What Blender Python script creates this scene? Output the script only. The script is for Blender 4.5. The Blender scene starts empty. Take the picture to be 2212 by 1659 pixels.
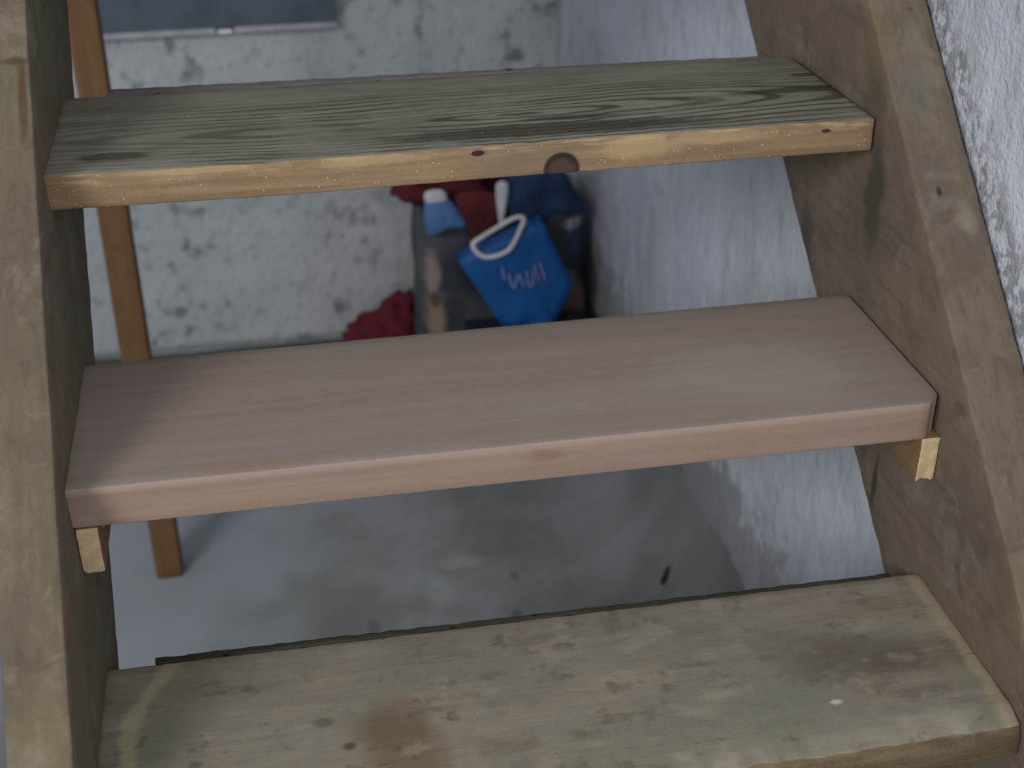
import bpy, bmesh, math, random
from mathutils import Vector, noise
random.seed(7)
scene = bpy.context.scene
C = scene.collection

# ---------------------------------------------------------------- camera
cam_data = bpy.data.cameras.new('camera')
cam_data.sensor_width = 36.0
cam_data.lens = 2990.4 / 2212 * 36
cam_data.clip_start = 0.02
cam_data.dof.use_dof = True
cam_data.dof.focus_distance = 1.30
cam_data.dof.aperture_fstop = 5.2
cam = bpy.data.objects.new('camera', cam_data)
C.objects.link(cam)
cam.location = (-0.2006, -1.0381, 0.6549)
cam.rotation_euler = (math.radians(60.7298), math.radians(0.3667), math.radians(-10.488))
scene.camera = cam

# ---------------------------------------------------------------- light
world = bpy.data.worlds.new('world')
scene.world = world
world.use_nodes = True
bg = world.node_tree.nodes['Background']
bg.inputs[0].default_value = (0.95, 0.98, 1.0, 1)
bg.inputs[1].default_value = 0.40

def area(name, loc, target, size, energy, color):
    l = bpy.data.lights.new(name, 'AREA')
    l.shape = 'RECTANGLE'; l.size = size[0]; l.size_y = size[1]
    l.energy = energy; l.color = color
    o = bpy.data.objects.new(name, l); C.objects.link(o)
    o.location = loc
    o.rotation_euler = (Vector(target) - Vector(loc)).to_track_quat('-Z', 'Y').to_euler()
    return o
area('window_daylight', (-2.45, -2.55, 1.62), (0.1, 0.6, -0.3), (1.25, 1.0), 74, (0.985, 0.985, 0.99))
area('front_fill', (0.12, -3.0, 1.75), (0.0, 0.4, -0.1), (1.1, 1.2), 23, (1.0, 0.98, 0.955))  # added soft fill from behind the camera, not a known opening

scene.view_settings.view_transform = 'Standard'
scene.view_settings.look = 'None'
scene.view_settings.gamma = 1.0
scene.view_settings.use_curve_mapping = False
scene.view_settings.exposure = 0.0

FLOOR = -0.915
WALLX = 0.470
WALLY = 2.03

# ---------------------------------------------------------------- node helpers
def srgb(r, g, b):
    f = lambda c: (c / 255 / 12.92) if c / 255 <= 0.04045 else ((c / 255 + 0.055) / 1.055) ** 2.4
    return (f(r), f(g), f(b), 1)

class NT:
    def __init__(s, name):
        s.m = bpy.data.materials.new(name); s.m.use_nodes = True
        s.t = s.m.node_tree; s.n = s.t.nodes; s.l = s.t.links
        s.bsdf = s.n['Principled BSDF']
        s.tc = s.n.new('ShaderNodeTexCoord')
        s.P = s.tc.outputs['Object']
    def put(s, inp, v):
        if isinstance(v, bpy.types.NodeSocket): s.l.new(v, inp)
        else: inp.default_value = v
    def math(s, op, a, b=0.0, c=None, clamp=False):
        n = s.n.new('ShaderNodeMath'); n.operation = op; n.use_clamp = clamp
        s.put(n.inputs[0], a); s.put(n.inputs[1], b)
        if c is not None: s.put(n.inputs[2], c)
        return n.outputs[0]
    def vmath(s, op, a, b=(0, 0, 0)):
        n = s.n.new('ShaderNodeVectorMath'); n.operation = op
        s.put(n.inputs[0], a); s.put(n.inputs[1], b)
        return n.outputs['Value'] if op in ('LENGTH', 'DOT_PRODUCT') else n.outputs[0]
    def mapping(s, v, loc=(0, 0, 0), rot=(0, 0, 0), scale=(1, 1, 1)):
        n = s.n.new('ShaderNodeMapping'); s.put(n.inputs[0], v)
        n.inputs[1].default_value = loc; n.inputs[2].default_value = rot; n.inputs[3].default_value = scale
        return n.outputs[0]
    def noise(s, v, scale=5, detail=4, rough=0.55, dist=0.0, color=False):
        n = s.n.new('ShaderNodeTexNoise'); s.put(n.inputs['Vector'], v)
        n.inputs['Scale'].default_value = scale; n.inputs['Detail'].default_value = detail
        n.inputs['Roughness'].default_value = rough; n.inputs['Distortion'].default_value = dist
        return n.outputs['Color' if color else 'Fac']
    def voronoi(s, v, scale):
        n = s.n.new('ShaderNodeTexVoronoi'); s.put(n.inputs['Vector'], v); n.inputs['Scale'].default_value = scale
        return n.outputs['Distance'], n.outputs['Color']
    def ramp(s, v, a, b, lo=0.0, hi=1.0):
        n = s.n.new('ShaderNodeMapRange'); n.interpolation_type = 'SMOOTHSTEP'
        s.put(n.inputs[0], v)
        n.inputs[1].default_value = a; n.inputs[2].default_value = b
        n.inputs[3].default_value = lo; n.inputs[4].default_value = hi
        return n.outputs[0]
    def mix(s, f, a, b, mode='MIX'):
        n = s.n.new('ShaderNodeMix'); n.data_type = 'RGBA'; n.blend_type = mode
        s.put(n.inputs[0], f); s.put(n.inputs[6], a); s.put(n.inputs[7], b)
        return n.outputs[2]
    def spot(s, c, r, soft=0.5, jag=0.35, jscale=40):
        """mask of a stain or painted light patch: an uneven ellipse at c with radii r"""
        d = s.vmath('SUBTRACT', s.P, c)
        d = s.vmath('DIVIDE', d, r)
        L = s.vmath('LENGTH', d)
        j = s.noise(s.P, jscale, 3)
        L = s.math('ADD', L, s.math('MULTIPLY', s.math('SUBTRACT', j, 0.5), jag * 2))
        return s.ramp(L, 1.0 + soft * 0.5, 1.0 - soft * 0.5)
    def specks(s, scale, radius, amount=1.0, v=None):
        d, col = s.voronoi(v if v is not None else s.P, scale)
        m = s.ramp(d, radius, radius * 0.4)
        sep = s.n.new('ShaderNodeSeparateColor'); s.l.new(col, sep.inputs[0])
        keep = s.ramp(sep.outputs[0], 1 - amount, 1 - amount + 0.02)
        return s.math('MULTIPLY', m, keep)
    def finish(s, col, rough=0.8, bump=None, bstr=0.3, bdist=0.002, spec=0.25):
        s.put(s.bsdf.inputs['Base Color'], col)
        s.put(s.bsdf.inputs['Roughness'], rough)
        s.bsdf.inputs['Specular IOR Level'].default_value = spec
        if bump is not None:
            b = s.n.new('ShaderNodeBump'); b.inputs['Strength'].default_value = bstr
            b.inputs['Distance'].default_value = bdist
            s.l.new(bump, b.inputs['Height']); s.l.new(b.outputs[0], s.bsdf.inputs['Normal'])
        return s.m

def sc(v, k): return (v[0] * k, v[1] * k, v[2] * k, 1)

# ---------------------------------------------------------------- materials
SL = math.atan(0.93)      # pitch of the stair

def wood(name, dark, light, grain=(1.2, 26, 26), rot=(0, 0, 0), contrast=(0.36, 0.66), stain=None, stain_amt=0.5,
         fleck=None, fleck_amt=0.25, fleck_r=0.10, fleck_scale=140, extra=None, rough=0.8, bstr=0.35, fine_amt=0.35):
    t = NT(name)
    v = t.mapping(t.P, rot=rot)
    g = t.mapping(v, scale=grain)
    n1 = t.noise(g, 3.0, 6, 0.6, 0.6)
    fine = t.noise(t.mapping(v, scale=(grain[0] * 3, grain[1] * 9, grain[2] * 9)), 3.0, 4, 0.65)
    f = t.ramp(n1, *contrast)
    col = t.mix(f, dark, light)
    col = t.mix(t.ramp(fine, 0.35, 0.75, 0.0, fine_amt), col, sc(dark, 0.75))
    if stain:
        b = t.noise(t.P, 7.0, 5, 0.6)
        col = t.mix(t.ramp(b, 0.45, 0.68, 0.0, stain_amt), col, stain)
    grit = t.noise(t.P, 420, 2, 0.6)
    col = t.mix(t.ramp(grit, 0.3, 0.7, 0.0, 0.18), col, sc(light, 1.25))
    if fleck:
        col = t.mix(t.specks(fleck_scale, fleck_r, fleck_amt), col, fleck)
    if extra: col = extra(t, col)
    bump = t.math('ADD', t.math('MULTIPLY', fine, 0.6), t.math('ADD', n1, t.math('MULTIPLY', grit, 0.25)))
    return t.finish(col, rough, bump, bstr, 0.0015)

def top_old_material():
    """weathered grey-green tread top with long arching growth rings"""
    t = NT('weathered_tread_top')
    sep = t.n.new('ShaderNodeSeparateXYZ'); t.l.new(t.P, sep.inputs[0])
    warp = t.noise(t.mapping(t.P, loc=(3.1, 1.7, 0), scale=(1.5, 5, 1)), 1.6, 2, 0.45)
    warp2 = t.noise(t.mapping(t.P, scale=(4, 30, 1)), 3.0, 4, 0.6)
    dx = t.math('MULTIPLY', t.math('ADD', sep.outputs[0], -0.05), 0.10)
    dy = t.math('ADD', sep.outputs[1], 0.030)
    r = t.math('SQRT', t.math('ADD', t.math('MULTIPLY', dx, dx), t.math('MULTIPLY', dy, dy)))
    r = t.math('ADD', r, t.math('MULTIPLY', t.math('SUBTRACT', warp, 0.5), 0.055))
    r = t.math('ADD', r, t.math('MULTIPLY', t.math('SUBTRACT', warp2, 0.5), 0.004))
    w = t.math('SINE', t.math('MULTIPLY', r, 620))
    line = t.ramp(w, 0.15, 0.95)
    # rings fade out towards the dusty back and ends
    fade = t.math('MULTIPLY', t.ramp(sep.outputs[1], 0.085, 0.03), t.ramp(t.noise(t.P, 9, 4), 0.30, 0.55))
    fade = t.math('MULTIPLY', fade, t.ramp(sep.outputs[0], -0.40, -0.10, 0.4, 1.0))
    base = t.mix(t.ramp(t.noise(t.mapping(t.P, scale=(1.5, 10, 1)), 4, 5, 0.6), 0.3, 0.7), srgb(116, 113, 102), srgb(144, 140, 128))
    col = t.mix(t.math('MULTIPLY', line, t.math('MULTIPLY', fade, 0.9)), base, srgb(72, 68, 58))
    col = t.mix(t.math('MULTIPLY', t.ramp(t.noise(t.mapping(t.P, scale=(3, 40, 1)), 6, 4, 0.7), 0.5, 0.8), 0.5), col, srgb(84, 80, 70))
    # dark worn patches
    for c, rr in (((0.075, -0.083, 0.02), (0.16, 0.018, 0.1)), ((-0.348, -0.078, 0.02), (0.035, 0.011, 0.1)),
                  ((0.388, 0.040, 0.02), (0.018, 0.007, 0.1)), ((0.375, -0.010, 0.02), (0.085, 0.010, 0.1)),
                  ((0.10, -0.052, 0.02), (0.05, 0.006, 0.1))):
        col = t.mix(t.math('MULTIPLY', t.spot(c, rr, 0.6, 0.3, 60), 0.8), col, srgb(62, 57, 49))
    col = t.mix(t.specks(150, 0.11, 0.18), col, srgb(190, 186, 176))
    col = t.mix(t.math('MULTIPLY', t.spot((-0.27, 0.105, 0.02), (0.1, 0.02, 0.1), 0.8, 0.5, 30), 0.35), col, srgb(150, 140, 120))
    b = t.math('ADD', t.math('MULTIPLY', line, t.math('MULTIPLY', fade, -0.7)), t.noise(t.P, 300, 3))
    return t.finish(col, 0.85, b, 0.45, 0.0015)

def front_old_extra(t, col):
    # knot with a dark rim, a pitch pocket beside it, paler scraped arris
    sep = t.n.new('ShaderNodeSeparateXYZ'); t.l.new(t.P, sep.inputs[0])
    col = t.mix(t.math('MULTIPLY', t.ramp(sep.outputs[2], 0.004, 0.016, 0.0, 0.7), t.ramp(t.noise(t.mapping(t.P, scale=(7, 7, 60)), 3, 3), 0.50, 0.66)), col, srgb(188, 162, 122))
    for c, r in (((-0.115, -0.118, 0.014), (0.04, 0.05, 0.006)), ((0.155, -0.118, 0.006), (0.038, 0.05, 0.012)), ((0.24, -0.118, 0.012), (0.05, 0.05, 0.006)), ((-0.27, -0.118, 0.016), (0.07, 0.05, 0.003))):
        col = t.mix(t.math('MULTIPLY', t.spot(c, r, 0.8, 0.7, 55), 0.5), col, srgb(190, 162, 122))
    col = t.mix(t.math('MULTIPLY', t.spot((0.035, -0.118, 0.0), (0.045, 0.05, 0.016), 0.9, 0.3, 60), 0.35), col, srgb(120, 112, 104))
    col = t.mix(t.spot((0.079, -0.118, -0.0105), (0.0185, 0.05, 0.0175), 0.22, 0.10, 60), col, srgb(46, 38, 35))
    col = t.mix(t.math('MULTIPLY', t.spot((0.079, -0.118, -0.0105), (0.0140, 0.05, 0.0125), 0.6, 0.5, 110), 0.75), col, srgb(88, 73, 64))
    col = t.mix(t.spot((-0.004, -0.118, 0.013), (0.007, 0.05, 0.003), 0.5), col, srgb(62, 42, 38))
    col = t.mix(t.spot((0.352, -0.118, 0.010), (0.005, 0.05, 0.002), 0.4), col, srgb(70, 55, 45))
    return col

def wall_material(name, base, light, dark, speck, streak=0.0, lower=None):
    t = NT(name)
    n1 = t.noise(t.P, 2.2, 5, 0.6)
    col = t.mix(t.ramp(n1, 0.35, 0.65), base, light)
    sp = t.noise(t.mapping(t.P, scale=(1, 1, 0.8)), 24, 3, 0.5)
    clump = t.noise(t.P, 3.4, 3, 0.5)
    m = t.math('MULTIPLY', t.ramp(sp, 0.53, 0.72), t.ramp(clump, 0.34, 0.56))
    col = t.mix(t.math('MULTIPLY', m, speck), col, dark)
    sp2 = t.noise(t.P, 55, 3, 0.55)
    col = t.mix(t.math('MULTIPLY', t.ramp(sp2, 0.60, 0.70), 0.5 * speck), col, dark)
    if streak:
        st = t.noise(t.mapping(t.P, scale=(11, 11, 2.0)), 1.6, 4, 0.6)
        col = t.mix(t.math('MULTIPLY', t.ramp(st, 0.5, 0.72), streak), col, sc(dark, 1.25))
    if lower: col = lower(t, col)
    bump = t.math('ADD', t.noise(t.mapping(t.P, scale=(1, 1, 0.6)), 46, 5, 0.6), t.math('MULTIPLY', t.noise(t.P, 140, 3, 0.6), 0.4))
    return t.finish(col, 0.9, bump, 0.8, 0.008, 0.15)

def right_wall_lower(t, col):
    # bare grey render along the foot of the stair and damp flaking low down
    sep = t.n.new('ShaderNodeSeparateXYZ'); t.l.new(t.P, sep.inputs[0])
    edge = t.noise(t.P, 22, 5, 0.65)
    low = t.ramp(t.math('ADD', sep.outputs[2], t.math('MULTIPLY', t.math('SUBTRACT', edge, 0.5), 0.35)), -0.52, -0.60)
    col = t.mix(t.math('MULTIPLY', low, 0.6), col, srgb(128, 130, 130))
    # eroded band that follows the stringer
    d = t.math('SUBTRACT', sep.outputs[2], t.math('MULTIPLY', sep.outputs[1], 0.93))
    d = t.math('ADD', d, t.math('MULTIPLY', t.math('SUBTRACT', edge, 0.5), 0.10))
    band = t.math('MULTIPLY', t.ramp(d, 0.125, 0.075), t.ramp(d, 0.0, 0.06))
    hole = t.ramp(t.noise(t.P, 75, 3, 0.6), 0.42, 0.56)
    col = t.mix(t.math('MULTIPLY', t.math('MULTIPLY', band, hole), 0.75), col, srgb(132, 134, 138))
    return col

M = {}
M['old_top'] = top_old_material()
M['old_front'] = wood('weathered_tread_front', srgb(132, 109, 84), srgb(158, 132, 101), (1.6, 20, 34), fleck=srgb(222, 205, 172),
                      fleck_amt=0.55, fleck_r=0.17, fleck_scale=210, stain=srgb(138, 122, 104), stain_amt=0.5, extra=front_old_extra)
def new_top_extra(t, col):
    for c, r, k in (((-0.24, -0.11, 0.02), (0.05, 0.014, 0.1), 0.4), ((0.12, -0.09, 0.02), (0.16, 0.02, 0.1), 0.4)):
        col = t.mix(t.math('MULTIPLY', t.spot(c, r, 1.0, 0.5, 30), k), col, srgb(150, 122, 100))
    sep = t.n.new('ShaderNodeSeparateXYZ'); t.l.new(t.P, sep.inputs[0])
    col = t.mix(t.math('MULTIPLY', t.ramp(sep.outputs[1], 0.085, 0.115), t.ramp(t.noise(t.mapping(t.P, scale=(3, 30, 1)), 3, 3), 0.4, 0.6, 0.1, 0.5)), col, srgb(122, 120, 112))
    d = t.ramp(t.noise(t.P, 5, 5, 0.65), 0.5, 0.72, 0.0, 0.35)
    col = t.mix(d, col, srgb(152, 144, 138))
    return t.mix(t.math('MULTIPLY', t.spot((0.25, -0.03, 0.02), (0.09, 0.06, 0.1), 1.0, 0.6, 25), 0.25), col, srgb(172, 166, 160))
M['new_top'] = wood('new_tread_top', srgb(140, 126, 118), srgb(152, 139, 131), (0.9, 22, 22), contrast=(0.25, 0.75),
                    extra=new_top_extra, rough=0.7, bstr=0.12, fine_amt=0.14)
def new_front_extra(t, col):
    col = t.mix(t.math('MULTIPLY', t.spot((0.018, -0.115, 0.006), (0.014, 0.05, 0.007), 0.9, 0.6, 80), 0.45), col, srgb(128, 98, 82))
    sep = t.n.new('ShaderNodeSeparateXYZ'); t.l.new(t.P, sep.inputs[0])
    col = t.mix(t.ramp(sep.outputs[2], 0.011, 0.016, 0.0, 0.55), col, srgb(168, 151, 141))
    return t.mix(t.ramp(sep.outputs[0], 0.3935, 0.3955), col, srgb(178, 168, 150))
M['new_front'] = wood('new_tread_front', srgb(142, 121, 109), srgb(158, 136, 123), (1.1, 10, 22), contrast=(0.25, 0.75),
                      stain=srgb(148, 124, 104), stain_amt=0.5, rough=0.7, bstr=0.12, extra=new_front_extra, fine_amt=0.14)
def low_extra(t, col):
    for c, r, k, cc in (((-0.139, -0.035, 0.02), (0.032, 0.06, 0.1), 0.6, (112, 84, 58)), ((-0.145, -0.01, 0.02), (0.04, 0.03, 0.1), 0.35, (96, 84, 68)),
                        ((0.298, -0.0, 0.02), (0.055, 0.030, 0.1), 0.6, (84, 70, 60)), ((0.36, 0.0, 0.02), (0.06, 0.02, 0.1), 0.35, (92, 76, 62)),
                        ((-0.2017, 0.011, 0.02), (0.008, 0.006, 0.1), 0.6, (84, 74, 56)), ((-0.182, -0.022, 0.02), (0.006, 0.005, 0.1), 0.8, (70, 58, 44)),
                        ((-0.313, -0.02, 0.02), (0.006, 0.005, 0.1), 0.6, (84, 74, 56)), ((0.335, -0.052, 0.02), (0.03, 0.012, 0.1), 0.4, (90, 80, 70)),
                        ((0.252, -0.049, 0.02), (0.006, 0.0035, 0.1), 0.9, (206, 194, 172)), ((0.30, 0.0, 0.02), (0.004, 0.004, 0.1), 0.6, (150, 130, 122))):
        col = t.mix(t.math('MULTIPLY', t.spot(c, r, 0.9, 0.6, 28), k), col, srgb(*cc))
    for sc_, lo, hi, k, cc in ((11, 0.52, 0.70, 0.55, (104, 92, 76)), (19, 0.55, 0.68, 0.45, (166, 156, 140)), (6, 0.5, 0.66, 0.4, (116, 116, 102)), (26, 0.58, 0.70, 0.5, (96, 82, 66))):
        col = t.mix(t.ramp(t.noise(t.mapping(t.P, loc=(sc_, 0, 0), scale=(1, 1.5, 1)), sc_, 5, 0.6), lo, hi, 0.0, k), col, srgb(*cc))
    # pale scraped rim towards the left end and along the right end
    sep = t.n.new('ShaderNodeSeparateXYZ'); t.l.new(t.P, sep.inputs[0])
    x = t.math('ADD', sep.outputs[0], t.math('MULTIPLY', t.math('SUBTRACT', t.noise(t.P, 14, 4), 0.5), 0.035))
    x2 = t.math('SUBTRACT', x, t.ramp(sep.outputs[1], 0.04, 0.13, 0.0, 0.035))
    rim = t.math('MULTIPLY', t.ramp(x2, -0.382, -0.374), t.ramp(x2, -0.358, -0.367))
    col = t.mix(t.math('MULTIPLY', rim, 0.36), col, srgb(196, 186, 150))
    col = t.mix(t.math('MULTIPLY', t.ramp(x, 0.384, 0.396), 0.45), col, srgb(186, 172, 142))
    dots = t.noise(t.P, 30, 3, 0.6)
    col = t.mix(t.ramp(dots, 0.62, 0.72, 0.0, 0.5), col, srgb(92, 82, 66))
    return col
M['low_top'] = wood('worn_tread_top', srgb(130, 122, 108), srgb(150, 142, 126), (3.0, 26, 26), contrast=(0.2, 0.8), stain=srgb(122, 120, 104), stain_amt=0.7,
                    fleck=srgb(196, 186, 166), fleck_amt=0.12, fleck_scale=120, extra=low_extra)
M['low_front'] = wood('worn_tread_front', srgb(96, 82, 64), srgb(138, 120, 94), (1.3, 20, 20), stain=srgb(80, 68, 54))
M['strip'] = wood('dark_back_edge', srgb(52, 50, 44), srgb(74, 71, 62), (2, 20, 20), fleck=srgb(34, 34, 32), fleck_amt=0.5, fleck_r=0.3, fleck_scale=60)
M['old_strip'] = wood('grey_back_edge', srgb(118, 114, 116), srgb(142, 137, 141), (2, 20, 20), fleck=srgb(44, 44, 44), fleck_amt=0.35, fleck_r=0.35, fleck_scale=55)

def stringer_extra(side):
    def f(t, col):
        gl = t.noise(t.mapping(t.P, rot=(-SL, 0, 0), scale=(150, 3.0, 60)), 1.0, 4, 0.6, 0.4)
        col = t.mix(t.ramp(gl, 0.5, 0.72, 0.0, 0.4), col, srgb(82, 72, 60))
        # yellow-green algae, pale cobweb smears, dark sockets beside the treads
        a = t.noise(t.P, 5.5, 4, 0.6)
        col = t.mix(t.ramp(a, 0.55, 0.75, 0.0, 0.5), col, srgb(116, 108, 78))
        b = t.noise(t.mapping(t.P, rot=(SL, 0, 0), scale=(20, 2, 20)), 2.0, 6, 0.7, 0.3)
        col = t.mix(t.ramp(b, 0.54, 0.78, 0.0, 0.45), col, srgb(142, 134, 120))
        for sc_, lo, hi, k, cc in ((8, 0.52, 0.68, 0.5, (92, 82, 72)), (15, 0.54, 0.70, 0.45, (142, 136, 122)), (33, 0.58, 0.72, 0.3, (142, 134, 120)), (22, 0.58, 0.7, 0.5, (84, 76, 66))):
            col = t.mix(t.ramp(t.noise(t.mapping(t.P, loc=(0, sc_, 0)), sc_, 5, 0.62, 0.8), lo, hi, 0.0, k), col, srgb(*cc))
        if side > 0:
            L = [((0.40, 0.209, 0.125), (0.05, 0.022, 0.055), 0.75, (66, 62, 54)), ((0.40, 0.235, 0.21), (0.02, 0.03, 0.05), 0.4, (72, 66, 56)),
                 ((0.40, 0.372, -0.005), (0.03, 0.02, 0.06), 0.7, (76, 70, 70)), ((0.40, 0.122, -0.17), (0.03, 0.006, 0.03), 0.8, (58, 50, 42)),
                 ((0.408, 0.245, 0.285), (0.02, 0.03, 0.05), 0.45, (112, 104, 74)), ((0.428, 0.118, 0.165), (0.003, 0.005, 0.006), 0.9, (50, 44, 38)),
                 ((0.43, 0.20, 0.24), (0.016, 0.03, 0.03), 0.4, (110, 112, 102)), ((0.449, 0.095, 0.144), (0.010, 0.016, 0.016), 0.35, (168, 160, 140))]
        else:
            L = [((-0.4155, 0.235, 0.27), (0.004, 0.04, 0.036), 0.8, (84, 62, 44)), ((-0.42, 0.264, 0.30), (0.012, 0.004, 0.004), 0.7, (72, 58, 44)),
                 ((-0.40, 0.16, -0.14), (0.02, 0.02, 0.05), 0.5, (62, 58, 52))]
        for c, r, k, cc in L:
            off = STR_ORG[side]
            cl = (c[0] - off[0], c[1] - off[1], c[2] - off[2])
            col = t.mix(t.math('MULTIPLY', t.spot(cl, r, 0.9, 0.6, 40), k), col, srgb(*cc))
        return col
    return f
STR_ORG = {1: (0.43, -1.0, FLOOR), -1: (-0.40, -1.0, FLOOR)}
for s, nm, c0, c1 in ((1, 'stringer_wood_wall_side', (110, 98, 84), (126, 113, 98)), (-1, 'stringer_wood_open_side', (104, 93, 77), (120, 108, 90))):
    M['str%d' % s] = wood(nm, srgb(*c0), srgb(*c1), (24, 1.0, 24), rot=(-SL, 0, 0), contrast=(0.15, 0.85),
                          stain=srgb(92, 84, 74), stain_amt=0.6, fleck=srgb(170, 162, 148), fleck_amt=0.08, extra=stringer_extra(s))
M['cleat'] = wood('fresh_cleat', srgb(190, 164, 130), srgb(222, 198, 162), (20, 2, 24), contrast=(0.25, 0.75), bstr=0.2)
M['cleat_side_shaded'] = wood('cleat_side_shaded', srgb(122, 96, 68), srgb(140, 112, 80), (20, 2, 24), bstr=0.2)  # darker brown than the ends: shade on the sides worked into the colour
M['post'] = wood('orange_brown_post', srgb(104, 77, 50), srgb(124, 93, 62), (20, 20, 1.0), contrast=(0.25, 0.75), stain=srgb(98, 68, 50), stain_amt=0.6, bstr=0.15, rough=0.6)

M['wall_back'] = wall_material('limewashed_back_wall', srgb(178, 184, 188), srgb(194, 199, 206), srgb(104, 110, 110), 0.8)
M['wall_right'] = wall_material('limewashed_stair_wall', srgb(196, 202, 212), srgb(214, 219, 230), srgb(124, 130, 130), 0.25, 0.3, right_wall_lower)

def floor_material():
    t = NT('cement_floor')
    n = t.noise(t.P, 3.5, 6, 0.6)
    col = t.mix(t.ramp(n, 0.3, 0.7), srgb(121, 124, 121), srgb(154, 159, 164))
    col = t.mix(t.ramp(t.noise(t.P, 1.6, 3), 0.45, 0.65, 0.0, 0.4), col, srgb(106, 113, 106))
    col = t.mix(t.math('MULTIPLY', t.spot((-0.55, 1.15, FLOOR), (0.32, 0.45, 0.2), 0.8, 0.5, 5), 0.6), col, srgb(170, 178, 188))  # daylight on the floor around the post, painted in as a paler patch
    for c, r, k, cc in (((0.03, 0.98, 0), (0.025, 0.045, 5.0), 0.28, (180, 186, 190)), ((0.08, 1.06, 0), (0.04, 0.02, 5.0), 0.35, (180, 186, 188)),
                        ((-0.10, 0.9, 0), (0.012, 0.02, 5.0), 0.5, (92, 90, 86)), ((0.155, 0.88, 0), (0.012, 0.018, 5.0), 0.6, (92, 84, 90)), ((0.17, 1.0, 0), (0.010, 0.015, 5.0), 0.5, (96, 96, 94))):
        col = t.mix(t.math('MULTIPLY', t.spot(c, r, 0.7, 0.4, 40), k), col, srgb(*cc))
    return t.finish(col, 0.75, t.noise(t.P, 60, 5), 0.2, 0.004)
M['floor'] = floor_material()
def plain(name, col, rough=0.7, var=0.12, scale=18, spec=0.3, metallic=0.0, bstr=0.15):
    t = NT(name)
    n = t.noise(t.P, scale, 4)
    c = t.mix(t.ramp(n, 0.3, 0.7), sc(col, 1 - var), sc(col, 1 + var))
    m = t.finish(c, rough, t.noise(t.P, scale * 5, 3), bstr, 0.001, spec)
    t.bsdf.inputs['Metallic'].default_value = metallic
    return m
M['panel'] = plain('slate_blue_panel', srgb(84, 95, 108), 0.55)
M['rail'] = plain('pale_rail', srgb(168, 170, 178), 0.6)
M['glint'] = plain('white_glint', srgb(250, 250, 250), 0.2, 0.02, spec=0.8)
M['screw'] = plain('screw_steel', srgb(200, 200, 204), 0.3, 0.05, metallic=0.8)
M['bluebag'] = plain('blue_paper', srgb(26, 88, 156), 0.45, 0.12, 14)
M['rope'] = plain('white_rope', srgb(222, 220, 222), 0.8)
M['print'] = plain('faded_white_print', srgb(132, 148, 200), 0.7)
M['navy_box'] = plain('navy_card', srgb(42, 42, 62), 0.7)
M['lightblue'] = plain('light_blue_cloth', srgb(84, 120, 172), 0.85, 0.18)
M['maroon'] = plain('maroon_cloth', srgb(88, 34, 40), 0.9, 0.3)
M['red'] = plain('red_cloth', srgb(104, 34, 48), 0.9, 0.3)
M['navy'] = plain('navy_cloth', srgb(38, 58, 90), 0.85, 0.4)
M['white_cloth'] = plain('white_cloth', srgb(200, 204, 210), 0.85)
M['debris'] = plain('dark_debris', srgb(62, 66, 62), 0.9)
def shopper_material():
    t = NT('printed_dark_bag')
    col = t.mix(t.ramp(t.noise(t.P, 9, 5), 0.35, 0.65), srgb(42, 48, 54), srgb(70, 76, 80))
    S = [((-0.155, -0.13, 0.345), (0.016, 0.2, 0.05), 0.75, (150, 132, 132)), ((-0.150, -0.13, 0.245), (0.020, 0.2, 0.055), 0.75, (142, 124, 108)), ((-0.150, -0.13, 0.290), (0.012, 0.2, 0.018), 0.8, (64, 56, 44)),
         ((0.150, -0.13, 0.262), (0.050, 0.2, 0.045), 0.75, (128, 104, 90)), ((0.130, -0.13, 0.315), (0.03, 0.2, 0.018), 0.6, (120, 126, 156)),
         ((0.150, -0.13, 0.440), (0.022, 0.2, 0.014), 0.75, (168, 176, 180)), ((0.155, -0.13, 0.395), (0.022, 0.2, 0.026), 0.7, (58, 72, 112)),
         ((-0.07, -0.13, 0.22), (0.012, 0.2, 0.012), 0.5, (110, 124, 124)), ((-0.12, -0.13, 0.42), (0.05, 0.2, 0.01), 0.5, (80, 86, 96))]
    for c, r, k, cc in S:
        col = t.mix(t.math('MULTIPLY', t.spot(c, r, 0.9, 0.6, 34), k), col, srgb(*cc))
    return t.finish(col, 0.55, t.noise(t.P, 25, 4), 0.4, 0.004)
M['shopper'] = shopper_material()

# ---------------------------------------------------------------- mesh helpers
def link(name, bm, mats, parent=None, origin=(0, 0, 0), smooth=True):
    """bm holds world coordinates; the object's origin goes to `origin`"""
    o_ = Vector(origin)
    for v in bm.verts: v.co -= o_
    me = bpy.data.meshes.new(name)
    bm.to_mesh(me); bm.free()
    for m in (mats if isinstance(mats, (list, tuple)) else [mats]): me.materials.append(m)
    if smooth:
        for p in me.polygons: p.use_smooth = True
    ob = bpy.data.objects.new(name, me); C.objects.link(ob)
    if parent is not None:
        ob.parent = parent
        ob.location = o_ - world_loc(parent)
    else:
        ob.location = o_
    return ob

def world_loc(o):
    v = Vector(o.location)
    while o.parent is not None:
        o = o.parent; v += Vector(o.location)
    return v

def empty(name, loc):
    o = bpy.data.objects.new(name, None); C.objects.link(o); o.location = loc
    o.empty_display_size = 0.05
    return o

def tag(o, label=None, cat=None, group=None, kind=None):
    if label: o['label'] = label
    if cat: o['category'] = cat
    if group: o['group'] = group
    if kind: o['kind'] = kind
    return o

def ticks(L, r, n):
    a = [0, 0.3 * r, r]
    return a + [r + (L - 2 * r) * i / n for i in range(1, n)] + [L - r, L - 0.3 * r, L]

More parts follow.
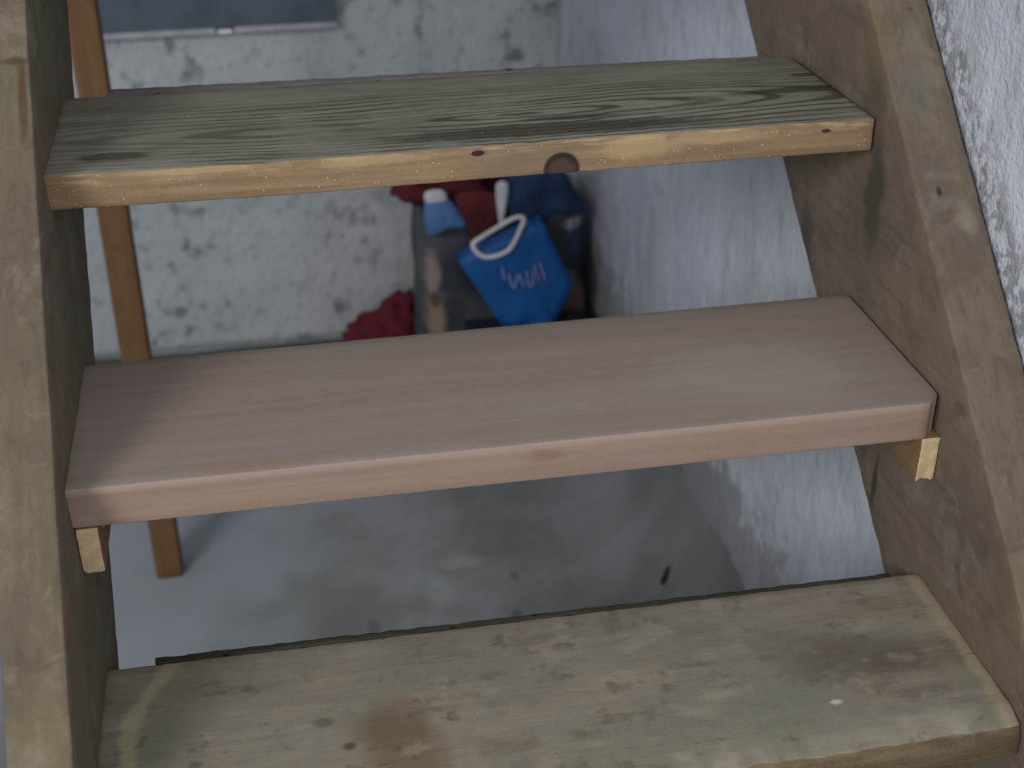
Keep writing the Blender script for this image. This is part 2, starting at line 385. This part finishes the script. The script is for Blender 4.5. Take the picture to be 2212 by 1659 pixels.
def plank(corners, n=(20, 6, 2), r=0.003, rough=0.0, rs=20, shape=None, matf=None):
    """rounded board: corners[i][j][k] world points, i along x, j front-back, k bottom-top"""
    c = [[[Vector(corners[i][j][k]) for k in (0, 1)] for j in (0, 1)] for i in (0, 1)]
    L = ((c[1][0][0] - c[0][0][0]).length, (c[0][1][0] - c[0][0][0]).length, (c[0][0][1] - c[0][0][0]).length)
    T = [ticks(L[a], r, n[a]) for a in range(3)]
    bm = bmesh.new(); cache = {}
    def tri(u, v, w):
        return sum((c[i][j][k] * ((u if i else 1 - u) * (v if j else 1 - v) * (w if k else 1 - w)) for i in (0, 1) for j in (0, 1) for k in (0, 1)), Vector())
    def vert(i, j, k):
        key = (i, j, k)
        if key not in cache:
            p = [T[0][i], T[1][j], T[2][k]]
            q = [min(max(p[a], r), L[a] - r) for a in range(3)]
            d = Vector([p[a] - q[a] for a in range(3)])
            if d.length > 1e-9: d = d.normalized() * r
            p = [q[a] + d[a] for a in range(3)]
            co = tri(p[0] / L[0], p[1] / L[1], p[2] / L[2])
            if shape: co = shape(co, p[0] / L[0], p[1] / L[1], p[2] / L[2])
            if rough:
                co = co + noise.noise_vector(co * rs) * rough + noise.noise_vector(co * rs * 4) * rough * 0.4
            cache[key] = bm.verts.new(co)
        return cache[key]
    N = [len(t) for t in T]
    def sheet(axis, side):
        a, b = [x for x in range(3) if x != axis]
        for i in range(N[a] - 1):
            for j in range(N[b] - 1):
                vs = []
                for di, dj in ((0, 0), (1, 0), (1, 1), (0, 1)):
                    idx = [0, 0, 0]; idx[axis] = (N[axis] - 1) if side else 0; idx[a] = i + di; idx[b] = j + dj
                    vs.append(vert(*idx))
                flip = (axis == 1) != bool(side)
                f = bm.faces.new(vs if not flip else vs[::-1])
                if matf: f.material_index = matf(axis, side)
    for ax in range(3):
        for sd in (0, 1): sheet(ax, sd)
    bmesh.ops.recalc_face_normals(bm, faces=bm.faces)
    return bm

def box_corners(x0, x1, y0, y1, z0, z1):
    return [[[(x, y, z) for z in (z0, z1)] for y in (y0, y1)] for x in (x0, x1)]

def tube(bm, pts, rad, seg=8, closed=False):
    pts = [Vector(p) for p in pts]; rings = []
    n = len(pts)
    for i, p in enumerate(pts):
        a = pts[(i - 1) % n] if (closed or i > 0) else p
        b = pts[(i + 1) % n] if (closed or i < n - 1) else p
        t = (b - a).normalized()
        u = t.orthogonal().normalized() if i == 0 else (u - t * u.dot(t)).normalized()
        w = t.cross(u)
        rr = rad(i) if callable(rad) else rad
        rings.append([bm.verts.new(p + (u * math.cos(2 * math.pi * k / seg) + w * math.sin(2 * math.pi * k / seg)) * rr) for k in range(seg)])
    for i in range(n if closed else n - 1):
        A, B = rings[i], rings[(i + 1) % n]
        for k in range(seg):
            bm.faces.new((A[k], A[(k + 1) % seg], B[(k + 1) % seg], B[k]))
    if not closed:
        bm.faces.new(rings[0][::-1]); bm.faces.new(rings[-1])

def smooth_path(pts, sub=5, closed=False):
    P = [Vector(p) for p in pts]; out = []; n = len(P)
    for i in range(n if closed else n - 1):
        g = lambda k: P[k % n] if closed else P[min(max(k, 0), n - 1)]
        p0, p1, p2, p3 = g(i - 1), g(i), g(i + 1), g(i + 2)
        for s in range(sub):
            t = s / sub
            out.append(0.5 * ((2 * p1) + (p2 - p0) * t + (2 * p0 - 5 * p1 + 4 * p2 - p3) * t * t + (3 * p1 - p0 - 3 * p2 + p3) * t ** 3))
    if not closed: out.append(P[-1])
    return out

def lump(center, radii, seed, amp=0.25, freq=2.2, n=24, flat=None, bend=None):
    """crumpled cloth: a sphere pushed about by folded noise"""
    bm = bmesh.new()
    bmesh.ops.create_icosphere(bm, subdivisions=4, radius=1.0)
    off = Vector((seed * 13.7, seed * 5.1, seed * 9.3))
    for v in bm.verts:
        d = v.co.normalized()
        ridge = 1 - abs(noise.noise(d * freq + off)) * 2
        f = 1 + amp * (ridge - 0.4) + amp * 0.4 * noise.noise(d * freq * 3 + off)
        p = Vector((d.x * radii[0], d.y * radii[1], d.z * radii[2])) * f
        if bend: p = bend(p)
        p += Vector(center)
        if flat is not None and p.z < flat: p.z = flat
        v.co = p
    return bm

# ---------------------------------------------------------------- the setting
def grid(name, axis, at, a0, a1, b0, b1, step, amp, freq, mat, thick, sign, label=None):
    """plastered wall / floor: uneven face at `at` along axis, thickness away by sign"""
    bm = bmesh.new()
    na = int((a1 - a0) / step); nb = int((b1 - b0) / step)
    V = []
    for i in range(na + 1):
        row = []
        for j in range(nb + 1):
            a = a0 + (a1 - a0) * i / na; b = b0 + (b1 - b0) * j / nb
            p = {0: Vector((at, a, b)), 1: Vector((a, at, b)), 2: Vector((a, b, at))}[axis]
            h = amp * (noise.noise(p * freq) + 0.5 * noise.noise(p * freq * 2.7)) if amp else 0
            p[axis] += abs(h) * sign
            row.append(bm.verts.new(p))
        V.append(row)
    for i in range(na):
        for j in range(nb):
            bm.faces.new((V[i][j], V[i + 1][j], V[i + 1][j + 1], V[i][j + 1]))
    # close the slab behind
    def back(v):
        p = v.co.copy(); p[axis] = at + sign * thick; return bm.verts.new(p)
    cs = [V[0][0], V[na][0], V[na][nb], V[0][nb]]
    bk = [back(v) for v in cs]
    bm.faces.new(bk[::-1])
    e = [[V[i][0] for i in range(na + 1)], [V[na][j] for j in range(nb + 1)], [V[i][nb] for i in range(na, -1, -1)], [V[0][j] for j in range(nb, -1, -1)]]
    for k in range(4):
        bm.faces.new(e[k] + [bk[(k + 1) % 4], bk[k]])
    bmesh.ops.recalc_face_normals(bm, faces=bm.faces)
    o = link(name, bm, mat)
    return tag(o, label, kind='structure')

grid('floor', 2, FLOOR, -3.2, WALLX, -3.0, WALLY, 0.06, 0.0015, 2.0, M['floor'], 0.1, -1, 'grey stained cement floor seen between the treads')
grid('wall_back', 1, WALLY, -3.2, WALLX + 0.12, FLOOR, 1.6, 0.025, 0.006, 6.0, M['wall_back'], 0.12, 1, 'mould-speckled whitewashed wall behind the staircase')
grid('wall_right', 0, WALLX, -1.6, WALLY, FLOOR, 1.6, 0.014, 0.005, 16.0, M['wall_right'], 0.12, 1, 'rough whitewashed wall along the right side of the staircase')

grid('ceiling', 2, 1.235, -3.2, WALLX + 0.12, 1.16, WALLY + 0.12, 0.1, 0.0, 1.0, M['wall_back'], 0.12, 1, 'whitewashed ceiling over the back of the room')

# cement render along the foot of the right wall, swept into the floor
bm = bmesh.new()
prof = [(0.0, 0.222), (-0.003, 0.216)] + [(-0.004 - 0.2 * (1 - math.cos(a)), 0.2 * (1 - math.sin(a)) - 0.001) for a in [math.pi / 2 * k / 12 for k in range(13)]]
ys = [-0.45 + i * 0.02 for i in range(int((WALLY + 0.45) / 0.02) + 1)]
rows = []
for y in ys:
    row = []
    for dx, dz in prof:
        k = 0.004 * noise.noise(Vector((dx * 9, y * 7, dz * 9)))
        top = 0.010 * noise.noise(Vector((0, y * 9, 1))) if dz > 0.2 else 0
        row.append(bm.verts.new((WALLX + 0.002 + dx + (k if dz > 0.04 and dz < 0.2 else 0), y, FLOOR + 0.0005 + dz + top)))
    rows.append(row)
for i in range(len(rows) - 1):
    for j in range(len(prof) - 1):
        k = j + 1
        bm.faces.new((rows[i][j], rows[i][k], rows[i + 1][k], rows[i + 1][j]))
bmesh.ops.recalc_face_normals(bm, faces=bm.faces)
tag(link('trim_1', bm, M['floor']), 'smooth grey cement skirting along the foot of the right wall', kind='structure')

# ---------------------------------------------------------------- the staircase
stair = tag(empty('staircase', (0.0, -1.0, FLOOR)), 'weathered open-riser wooden staircase with one new pinkish tread', 'staircase')

def stringer(side):
    if side < 0:
        xf = lambda y: -0.402 - 0.026 * y
        xb = lambda y: -0.393 - 0.032 * y
        fl = lambda y: 0.93 * y + 0.052
        bl = lambda y: 0.93 * y - 0.316
        yfb, ybb = (FLOOR - 0.052) / 0.93, (FLOOR + 0.316) / 0.93
        t = -0.050
    else:
        xf = lambda y: 0.4055
        xb = lambda y: 0.4065
        fl = lambda y: 0.922 * y + 0.053
        bl = lambda y: 0.822 * y - 0.313
        yfb, ybb = (FLOOR - 0.053) / 0.922, (FLOOR + 0.313) / 0.822
        t = 0.0615
    yt = 1.25
    def pt(y, z, x, out): return (x + (t if out else 0), y, z)
    # i: bottom->top along the slope, j: back->front, k: inner->outer
    c = [[[pt(ybb, FLOOR, xb(ybb), k) for k in (0, 1)], [pt(yfb, FLOOR, xf(yfb), k) for k in (0, 1)]],
         [[pt(yt, bl(yt), xb(yt), k) for k in (0, 1)], [pt(yt, fl(yt), xf(yt), k) for k in (0, 1)]]]
    bm = plank(c, (190, 14, 4), 0.0035, 0.0009, 45)
    o = link('stringer', bm, M['str%d' % side], stair, STR_ORG[side])
    return o
tag(stringer(-1), 'grey-brown weathered stringer on the open side')
tag(stringer(1), 'grimy weathered stringer against the whitewashed wall')

def tread(corn, z, th, mats, label, n=(110, 26, 5), r=0.003, rough=0.0005, shape=None, strip=None, e=(-0.004, 0.006)):
    (bl, fl, fr, br) = [(x + (e[0] if x < 0 else e[1]), y) for x, y in corn]
    c = [[[(fl[0], fl[1], z - th), (fl[0], fl[1], z)], [(bl[0], bl[1], z - th), (bl[0], bl[1], z)]],
         [[(fr[0], fr[1], z - th), (fr[0], fr[1], z)], [(br[0], br[1], z - th), (br[0], br[1], z)]]]
    bm = plank(c, n, r, rough, 60, shape, lambda ax, sd: 0 if (ax == 2 and sd == 1) else 1)
    org = (0.0, (fl[1] + bl[1]) / 2, z - 0.02)
    o = link('tread', bm, mats, stair, org)
    tag(o, label)
    if strip:
        mat, out, drop = strip
        y0 = bl[1] + 0.0005; y1 = br[1] + 0.0005
        cc = [[[(bl[0] + 0.045, y0, z - drop - 0.022), (bl[0] + 0.045, y0, z - drop)], [(bl[0] + 0.045, y0 + out[0], z - drop - 0.022), (bl[0] + 0.045, y0 + out[0], z - drop)]],
              [[(br[0] - 0.03, y1, z - drop - 0.022), (br[0] - 0.03, y1, z - drop)], [(br[0] - 0.03, y1 + out[1], z - drop - 0.022), (br[0] - 0.03, y1 + out[1], z - drop)]]]
        b2 = plank(cc, (90, 2, 2), 0.0012, 0.0012, 70)
        tag(link('back_strip', b2, mat, o, (0, y0, z - 0.02)), 'dark rough strip along the back edge of the tread')
    return o

def ragged_front(amp, seed, chip=None):
    def f(co, u, v, w):
        # arris worn unevenly: pull the top front edge back and down
        if v < 0.12 and w > 0.5:
            k = (1 - v / 0.12) * (w - 0.5) * 2
            h = abs(noise.noise(Vector((co.x * 28, seed, 0)))) + 0.6 * abs(noise.noise(Vector((co.x * 95, seed, 3))))
            co = co + Vector((0, amp * h * k, -amp * 0.5 * h * k))
            if chip:
                q = chip(co.x)
                co = co + Vector((0, q * 0.4 * k, -q * k))
        return co
    return f

OLD = [M['old_top'], M['old_front']]; LOW = [M['low_top'], M['low_front']]; NEW = [M['new_top'], M['new_front']]
def t1_shape(co, u, v, w):
    co = ragged_front(0.0035, 2.0)(co, u, v, w)
    co.y -= 0.005 * math.exp(-((u - 0.28) / 0.2) ** 2) * (1 - v)
    return co
tread([(-0.4087, 0.4572), (-0.4065, 0.221), (0.3975, 0.2232), (0.3919, 0.4524)], 0.2035, 0.0347, OLD,
      'grey-green weathered tread with arching grain and a knot in its tan front', shape=t1_shape, strip=(M['old_strip'], (0.027, 0.010), 0.0015))
def t2_shape(co, u, v, w):
    # front right corner cut off at a slant
    d = (1 - u) * 0.80 + v * 0.23
    if d < 0.016: co = co + Vector((-(0.016 - d) * 0.4, (0.016 - d) * 0.6, 0))
    return co
new = tread([(-0.4006, 0.232), (-0.3985, 0.0016), (0.4030, -0.0011), (0.4045, 0.2392)], 0.0, 0.0400, NEW,
      'new planed pinkish tread resting on two cleats', r=0.002, rough=0.0002, shape=t2_shape, e=(-0.003, 0.0))
def t3_chip(x):
    return 0.010 * max(0, noise.noise(Vector((x * 9 + 4.2, 0, 0)))) + (0.006 if x > 0.2 else 0.002)
tread([(-0.3935, 0.0084), (-0.3925, -0.234), (0.4000, -0.2185), (0.4029, 0.0042)], -0.2031, 0.0400, LOW,
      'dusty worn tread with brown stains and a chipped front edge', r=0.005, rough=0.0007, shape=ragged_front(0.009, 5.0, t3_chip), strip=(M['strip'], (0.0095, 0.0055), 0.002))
# the treads above and below the ones in view
tread([(-0.416, 0.668), (-0.412, 0.440), (0.4030, 0.440), (0.4030, 0.668)], 0.4066, 0.036, OLD, 'weathered tread next above the knotted one', n=(50, 12, 3), shape=ragged_front(0.003, 8.0))
for i in range(1, 4):
    y = -0.2155 - 0.2155 * i; z = -0.2031 - 0.2031 * i
    x = -0.388 + 0.006 * i
    tread([(x - 0.004, y + 0.228), (x, y), (0.4030, y), (0.4030, y + 0.228)], z, 0.040, LOW, 'worn tread below the chipped one', n=(50, 12, 3), shape=ragged_front(0.004, 9.0 + i))

# cleats that carry the new tread, each with its screws
for side, x0, x1 in ((-1, -0.3985, -0.3795), (1, 0.3860, 0.4052)):
    def cs(co, u, v, w):
        if v < 0.05 and w < 0.4: co = co + Vector((0, 0.004 * abs(noise.noise(Vector((co.x * 160, 3, 0)))), 0.004 * noise.noise(Vector((co.x * 190, 1, side)))))
        return co
    bm = plank(box_corners(x0, x1, 0.001, 0.205, -0.0885, -0.0405), (6, 12, 6), 0.0012, 0.0004, 120, cs, lambda ax, sd: 0 if ax == 1 else 1)
    cl = tag(link('cleat', bm, [M['cleat'], M['cleat_side_shaded']], stair, (x0, 0.1, -0.065)), 'fresh pale sawn cleat under the new tread')
    xi = x1 if side < 0 else x0
    for yy, zz in ((0.030, -0.056), (0.150, -0.066)):
        b = bmesh.new()
        tube(b, [(xi + side * 0.002, yy, zz), (xi - side * 0.0008, yy, zz), (xi - side * 0.0016, yy, zz)], lambda i: (0.0032, 0.0034, 0.002)[i], 12)
        link('screw', b, M['screw'], cl, (xi, yy, zz))

# ---------------------------------------------------------------- post
bm = plank(box_corners(-0.483, -0.436, 1.115, 1.162, FLOOR, 0.715), (5, 5, 60), 0.003, 0.0006, 20)
tag(link('support_post', bm, M['post'], None, (-0.46, 1.138, FLOOR)), 'square orange-brown wooden post standing behind the left stringer', 'post')

# ---------------------------------------------------------------- panel on the back wall
pn = tag(empty('wall_panel', (-0.32, WALLY, -0.145)), 'dark slate-blue panel with pale bottom rail mounted on the back wall', 'panel')
link('board', plank(box_corners(-0.63, -0.033, WALLY - 0.035, WALLY + 0.002, -0.128, 0.50), (10, 2, 10), 0.002), M['panel'], pn, (-0.32, WALLY, 0.1), False)
for x0, x1 in ((-0.63, -0.292), (-0.252, -0.033)):
    link('bottom_rail', plank(box_corners(x0, x1, WALLY - 0.038, WALLY + 0.002, -0.141, -0.1275), (6, 2, 2), 0.002), M['rail'], pn, (x0, WALLY, -0.13))
link('glint', plank(box_corners(-0.288, -0.256, WALLY - 0.040, WALLY + 0.002, -0.1395, -0.1325), (6, 2, 2), 0.0032), M['glint'], pn, (-0.27, WALLY, -0.135))  # small white piece added to stand in for a glint of light

# ---------------------------------------------------------------- things in the corner
# large dark shopping bag: open top, slumped sides
bag = tag(empty('shopping_bag', (0.265, 1.72, FLOOR)), 'large dark printed shopping bag standing in the corner', 'bag')
bm = bmesh.new()
Nu, Nv = 64, 26
def bagpt(a, v, inset=0.0):
    hx, hy = 0.183 - inset, 0.13 - inset
    ca, sa = math.cos(a), math.sin(a)
    e = 0.28
    x = math.copysign(abs(ca) ** e, ca) * hx; y = math.copysign(abs(sa) ** e, sa) * hy
    z = 0.47 * v
    k = 1 - 0.05 * v
    x = x * k + 0.010 * noise.noise(Vector((x * 14, y * 14, z * 9)))
    y = y * k + 0.014 * noise.noise(Vector((x * 11 + 5, y * 11, z * 7)))
    if v > 0.8: z += 0.02 * noise.noise(Vector((x * 12, y * 12, 2))) * (v - 0.8) * 5
    return Vector((0.268 + x, 1.72 + y, FLOOR + 0.002 + z))
outer = [[bm.verts.new(bagpt(2 * math.pi * i / Nu, j / Nv)) for i in range(Nu)] for j in range(Nv + 1)]
inner = [[bm.verts.new(bagpt(2 * math.pi * i / Nu, j / Nv, 0.006)) for i in range(Nu)] for j in range(Nv, Nv - 10, -1)]
seq = outer + inner
for j in range(len(seq) - 1):
    for i in range(Nu):
        k = (i + 1) % Nu
        bm.faces.new((seq[j][i], seq[j][k], seq[j + 1][k], seq[j + 1][i]))
bm.faces.new(outer[0][::-1]); bm.faces.new(seq[-1])
bmesh.ops.recalc_face_normals(bm, faces=bm.faces)
link('bag_body', bm, M['shopper'], bag, (0.265, 1.72, FLOOR))
for yy in (1.60, 1.84):
    b = bmesh.new()
    tube(b, smooth_path([(0.40, yy, FLOOR + 0.40), (0.405, yy + 0.004, FLOOR + 0.47), (0.385, yy + 0.02, FLOOR + 0.53), (0.34, yy + 0.03, FLOOR + 0.54), (0.32, yy + 0.015, FLOOR + 0.47), (0.325, yy, FLOOR + 0.40)]), 0.007, 8)
    link('handle', b, M['shopper'], bag, (0.265, 1.72, FLOOR))

# clothes stuffed into its mouth and hanging over the rim
def cloth(poly, y, depth, seed):
    """puffed, creased piece of cloth with the given outline in x, z"""
    bm = bmesh.new()
    pts = smooth_path([(x, 0, z) for x, z in poly], 6, True)
    cx = sum(p.x for p in pts) / len(pts); cz = sum(p.z for p in pts) / len(pts)
    n = len(pts); K = [1.0, 0.94, 0.85, 0.72, 0.56, 0.38, 0.2]
    def side(sg, dep):
        loops = []
        for k in K:
            L = []
            for p in pts:
                x = cx + (p.x - cx) * k; z = cz + (p.z - cz) * k
                crease = 1 - abs(noise.noise(Vector((x * 22 + seed * 7, z * 9, seed * 3.1)))) * 2
                b = (1 - k ** 4) * dep * (0.75 + 0.5 * crease)
                L.append(bm.verts.new((x, y + sg * b, z)))
            loops.append(L)
        c = bm.verts.new((cx, y + sg * dep, cz))
        for a, b_ in zip(loops, loops[1:]):
            for i in range(n): bm.faces.new((a[i], a[(i + 1) % n], b_[(i + 1) % n], b_[i]))
        for i in range(n): bm.faces.new((loops[-1][i], loops[-1][(i + 1) % n], c))
    side(-1, depth); side(1, depth * 0.4)
    bmesh.ops.remove_doubles(bm, verts=bm.verts, dist=1e-5)
    bmesh.ops.recalc_face_normals(bm, faces=bm.faces)
    return bm
lb = tag(link('light_blue_garment', cloth([(0.098, -0.388), (0.142, -0.388), (0.166, -0.418), (0.182, -0.452), (0.145, -0.456), (0.10, -0.464)], 1.574, 0.016, 1), M['lightblue'], None, (0.14, 1.574, -0.464)), 'light blue crumpled cloth hanging over the left rim of the dark bag', 'cloth')
link('collar', cloth([(0.098, -0.368), (0.132, -0.366), (0.140, -0.390), (0.10, -0.392)], 1.568, 0.008, 5), M['white_cloth'], lb, (0.115, 1.568, -0.39))
tag(link('maroon_garment', lump((0.150, 1.665, -0.385), (0.105, 0.045, 0.045), 2, 0.35), M['maroon'], None, (0.15, 1.665, -0.43)), 'dark red cloth bunched across the top of the dark bag', 'cloth')
tag(link('maroon_scarf', cloth([(0.160, -0.385), (0.240, -0.385), (0.248, -0.44), (0.228, -0.50), (0.202, -0.505), (0.184, -0.462)], 1.580, 0.014, 2), M['maroon'], None, (0.21, 1.592, -0.5)), 'dark maroon cloth hanging down between light blue and navy cloths', 'cloth')
tag(link('navy_garment', cloth([(0.268, -0.345), (0.30, -0.342), (0.350, -0.344), (0.386, -0.352), (0.408, -0.390), (0.432, -0.436), (0.420, -0.452), (0.372, -0.446), (0.345, -0.470), (0.300, -0.478), (0.272, -0.466), (0.262, -0.42)], 1.588, 0.012, 3), M['navy'], None, (0.33, 1.588, -0.478)), 'navy blue crumpled cloth hanging over the right rim of the dark bag', 'cloth')
tag(link('white_garment', cloth([(0.243, -0.365), (0.268, -0.365), (0.263, -0.42), (0.255, -0.462), (0.246, -0.44)], 1.572, 0.008, 4), M['white_cloth'], None, (0.254, 1.572, -0.462)), 'narrow white cloth edge beside the navy cloth', 'cloth')

# red cloth heaped on the floor left of the bag
def heap(p):
    return Vector((p.x, p.y, p.z * (0.55 + 9.0 * max(p.x + 0.02, 0.0)) if p.z > 0 else p.z))
tag(link('red_cloth', lump((0.030, 1.945, FLOOR + 0.04), (0.090, 0.065, 0.10), 5, 0.28, 2.2, flat=FLOOR + 0.002, bend=heap), M['red'], None, (0.03, 1.945, FLOOR)),
    'dark red cloth heaped on the floor against the dark bag', 'cloth')

# navy carton that carries the blue bag
bx = tag(empty('carton', (0.30, 1.51, FLOOR)), 'dark navy carton under the small blue bag', 'box')
link('carton_body', plank(box_corners(0.17, 0.43, 1.44, 1.578, FLOOR + 0.001, -0.672), (4, 4, 4), 0.003), M['navy_box'], bx, (0.3, 1.5, FLOOR), False)
for y0, y1 in ((1.44, 1.508), (1.510, 1.578)):
    link('flap', plank(box_corners(0.17, 0.43, y0, y1, -0.672, -0.6685), (4, 4, 1), 0.0012), M['navy_box'], bx, (0.3, y0, -0.67), False)

# small blue paper carrier bag, leaning
bb = tag(empty('gift_bag', (0.29, 1.53, -0.667)), 'small bright blue paper bag with white rope handle, leaning on the dark bag', 'bag')
bm = bmesh.new()
front = [(0.154, -0.507), (0.331, -0.437), (0.396, -0.582), (0.354, -0.664), (0.246, -0.664)]
yF = lambda z: 1.515 + 0.12 * (z + 0.664)
def ring(dy, sh=0.0):
    out = []
    P = front
    for i in range(5):
        a, b_ = P[i], P[(i + 1) % 5]
        for s in range(6):
            t = s / 6
            x = a[0] + (b_[0] - a[0]) * t; z = a[1] + (b_[1] - a[1]) * t
            out.append((x, yF(z) + dy, z))
    return out
def panel(dy, wob):
    """fan-filled crumpled panel of the bag"""
    pts = ring(dy); cx = sum(p[0] for p in pts) / len(pts); cz = sum(p[2] for p in pts) / len(pts)
    loops = []
    for k in (1.0, 0.8, 0.6, 0.4, 0.2):
        L = []
        for (x, y, z) in pts:
            xx = cx + (x - cx) * k; zz = cz + (z - cz) * k
            w = wob * noise.noise(Vector((xx * 30, zz * 30, dy * 50))) * (1 if k < 1 else 0.2)
            L.append(bm.verts.new((xx, yF(zz) + dy + w, zz)))
        loops.append(L)
    c = bm.verts.new((cx, yF(cz) + dy, cz))
    n = len(pts)
    for a, b_ in zip(loops, loops[1:]):
        for i in range(n):
            bm.faces.new((a[i], a[(i + 1) % n], b_[(i + 1) % n], b_[i]))
    for i in range(n): bm.faces.new((loops[-1][i], loops[-1][(i + 1) % n], c))
    return loops[0]
F = panel(0.0, 0.006); B = panel(0.030, 0.006)
for i in range(6, 30):      # sides and bottom; the top stays open
    bm.faces.new((F[i], F[(i + 1) % 30], B[(i + 1) % 30], B[i]))
bmesh.ops.recalc_face_normals(bm, faces=bm.faces)
gb = link('paper_body', bm, M['bluebag'], bb, (0.29, 1.53, -0.6))
sol = gb.modifiers.new('thickness', 'SOLIDIFY'); sol.thickness = 0.0008
hp = [(0.191, -0.466), (0.231, -0.444), (0.272, -0.424), (0.292, -0.426), (0.283, -0.451), (0.269, -0.478), (0.254, -0.493), (0.228, -0.501), (0.206, -0.499), (0.191, -0.486), (0.186, -0.474)]
b = bmesh.new()
tube(b, smooth_path([(x, yF(z) - 0.012, z) for x, z in hp], 4, True), 0.0048, 8, True)
link('rope_handle', b, M['rope'], bb, (0.24, 1.52, -0.47))
fold = bmesh.new()     # turned-up paper at the foot of the bag
vs = [fold.verts.new((x, yF(z) - 0.007, z)) for x, z in ((0.285, -0.660), (0.335, -0.622), (0.350, -0.660))]
fold.faces.new(vs)
fo = link('folded_corner', fold, M['bluebag'], bb, (0.32, 1.51, -0.65), False)
s2 = fo.modifiers.new('thickness', 'SOLIDIFY'); s2.thickness = 0.0012
strokes = [[(0.246, -0.526), (0.250, -0.556)], [(0.258, -0.543), (0.269, -0.574), (0.278, -0.548)], [(0.281, -0.545), (0.290, -0.573)],
           [(0.297, -0.540), (0.300, -0.572), (0.310, -0.566), (0.309, -0.540)], [(0.314, -0.530), (0.323, -0.566)], [(0.324, -0.524), (0.336, -0.564)]]
for s in strokes:
    b = bmesh.new()
    tube(b, smooth_path([(x, yF(z) - 0.0065, z) for x, z in s], 4), 0.0026, 6)
    link('lettering', b, M['print'], bb, (0.29, 1.52, -0.55))

# scrap of debris on the floor near the wall
bm = lump((0.421, 0.862, FLOOR + 0.071), (0.0055, 0.017, 0.006), 9, 0.4, 2.5, bend=lambda p: Vector((p.x + p.y * 0.75, p.y, p.z + p.y * 0.35)))
tag(link('leaf_scrap', bm, M['debris'], None, (0.421, 0.862, FLOOR + 0.065)), 'small dark scrap lying where the cement floor curves up to the right wall', 'debris')
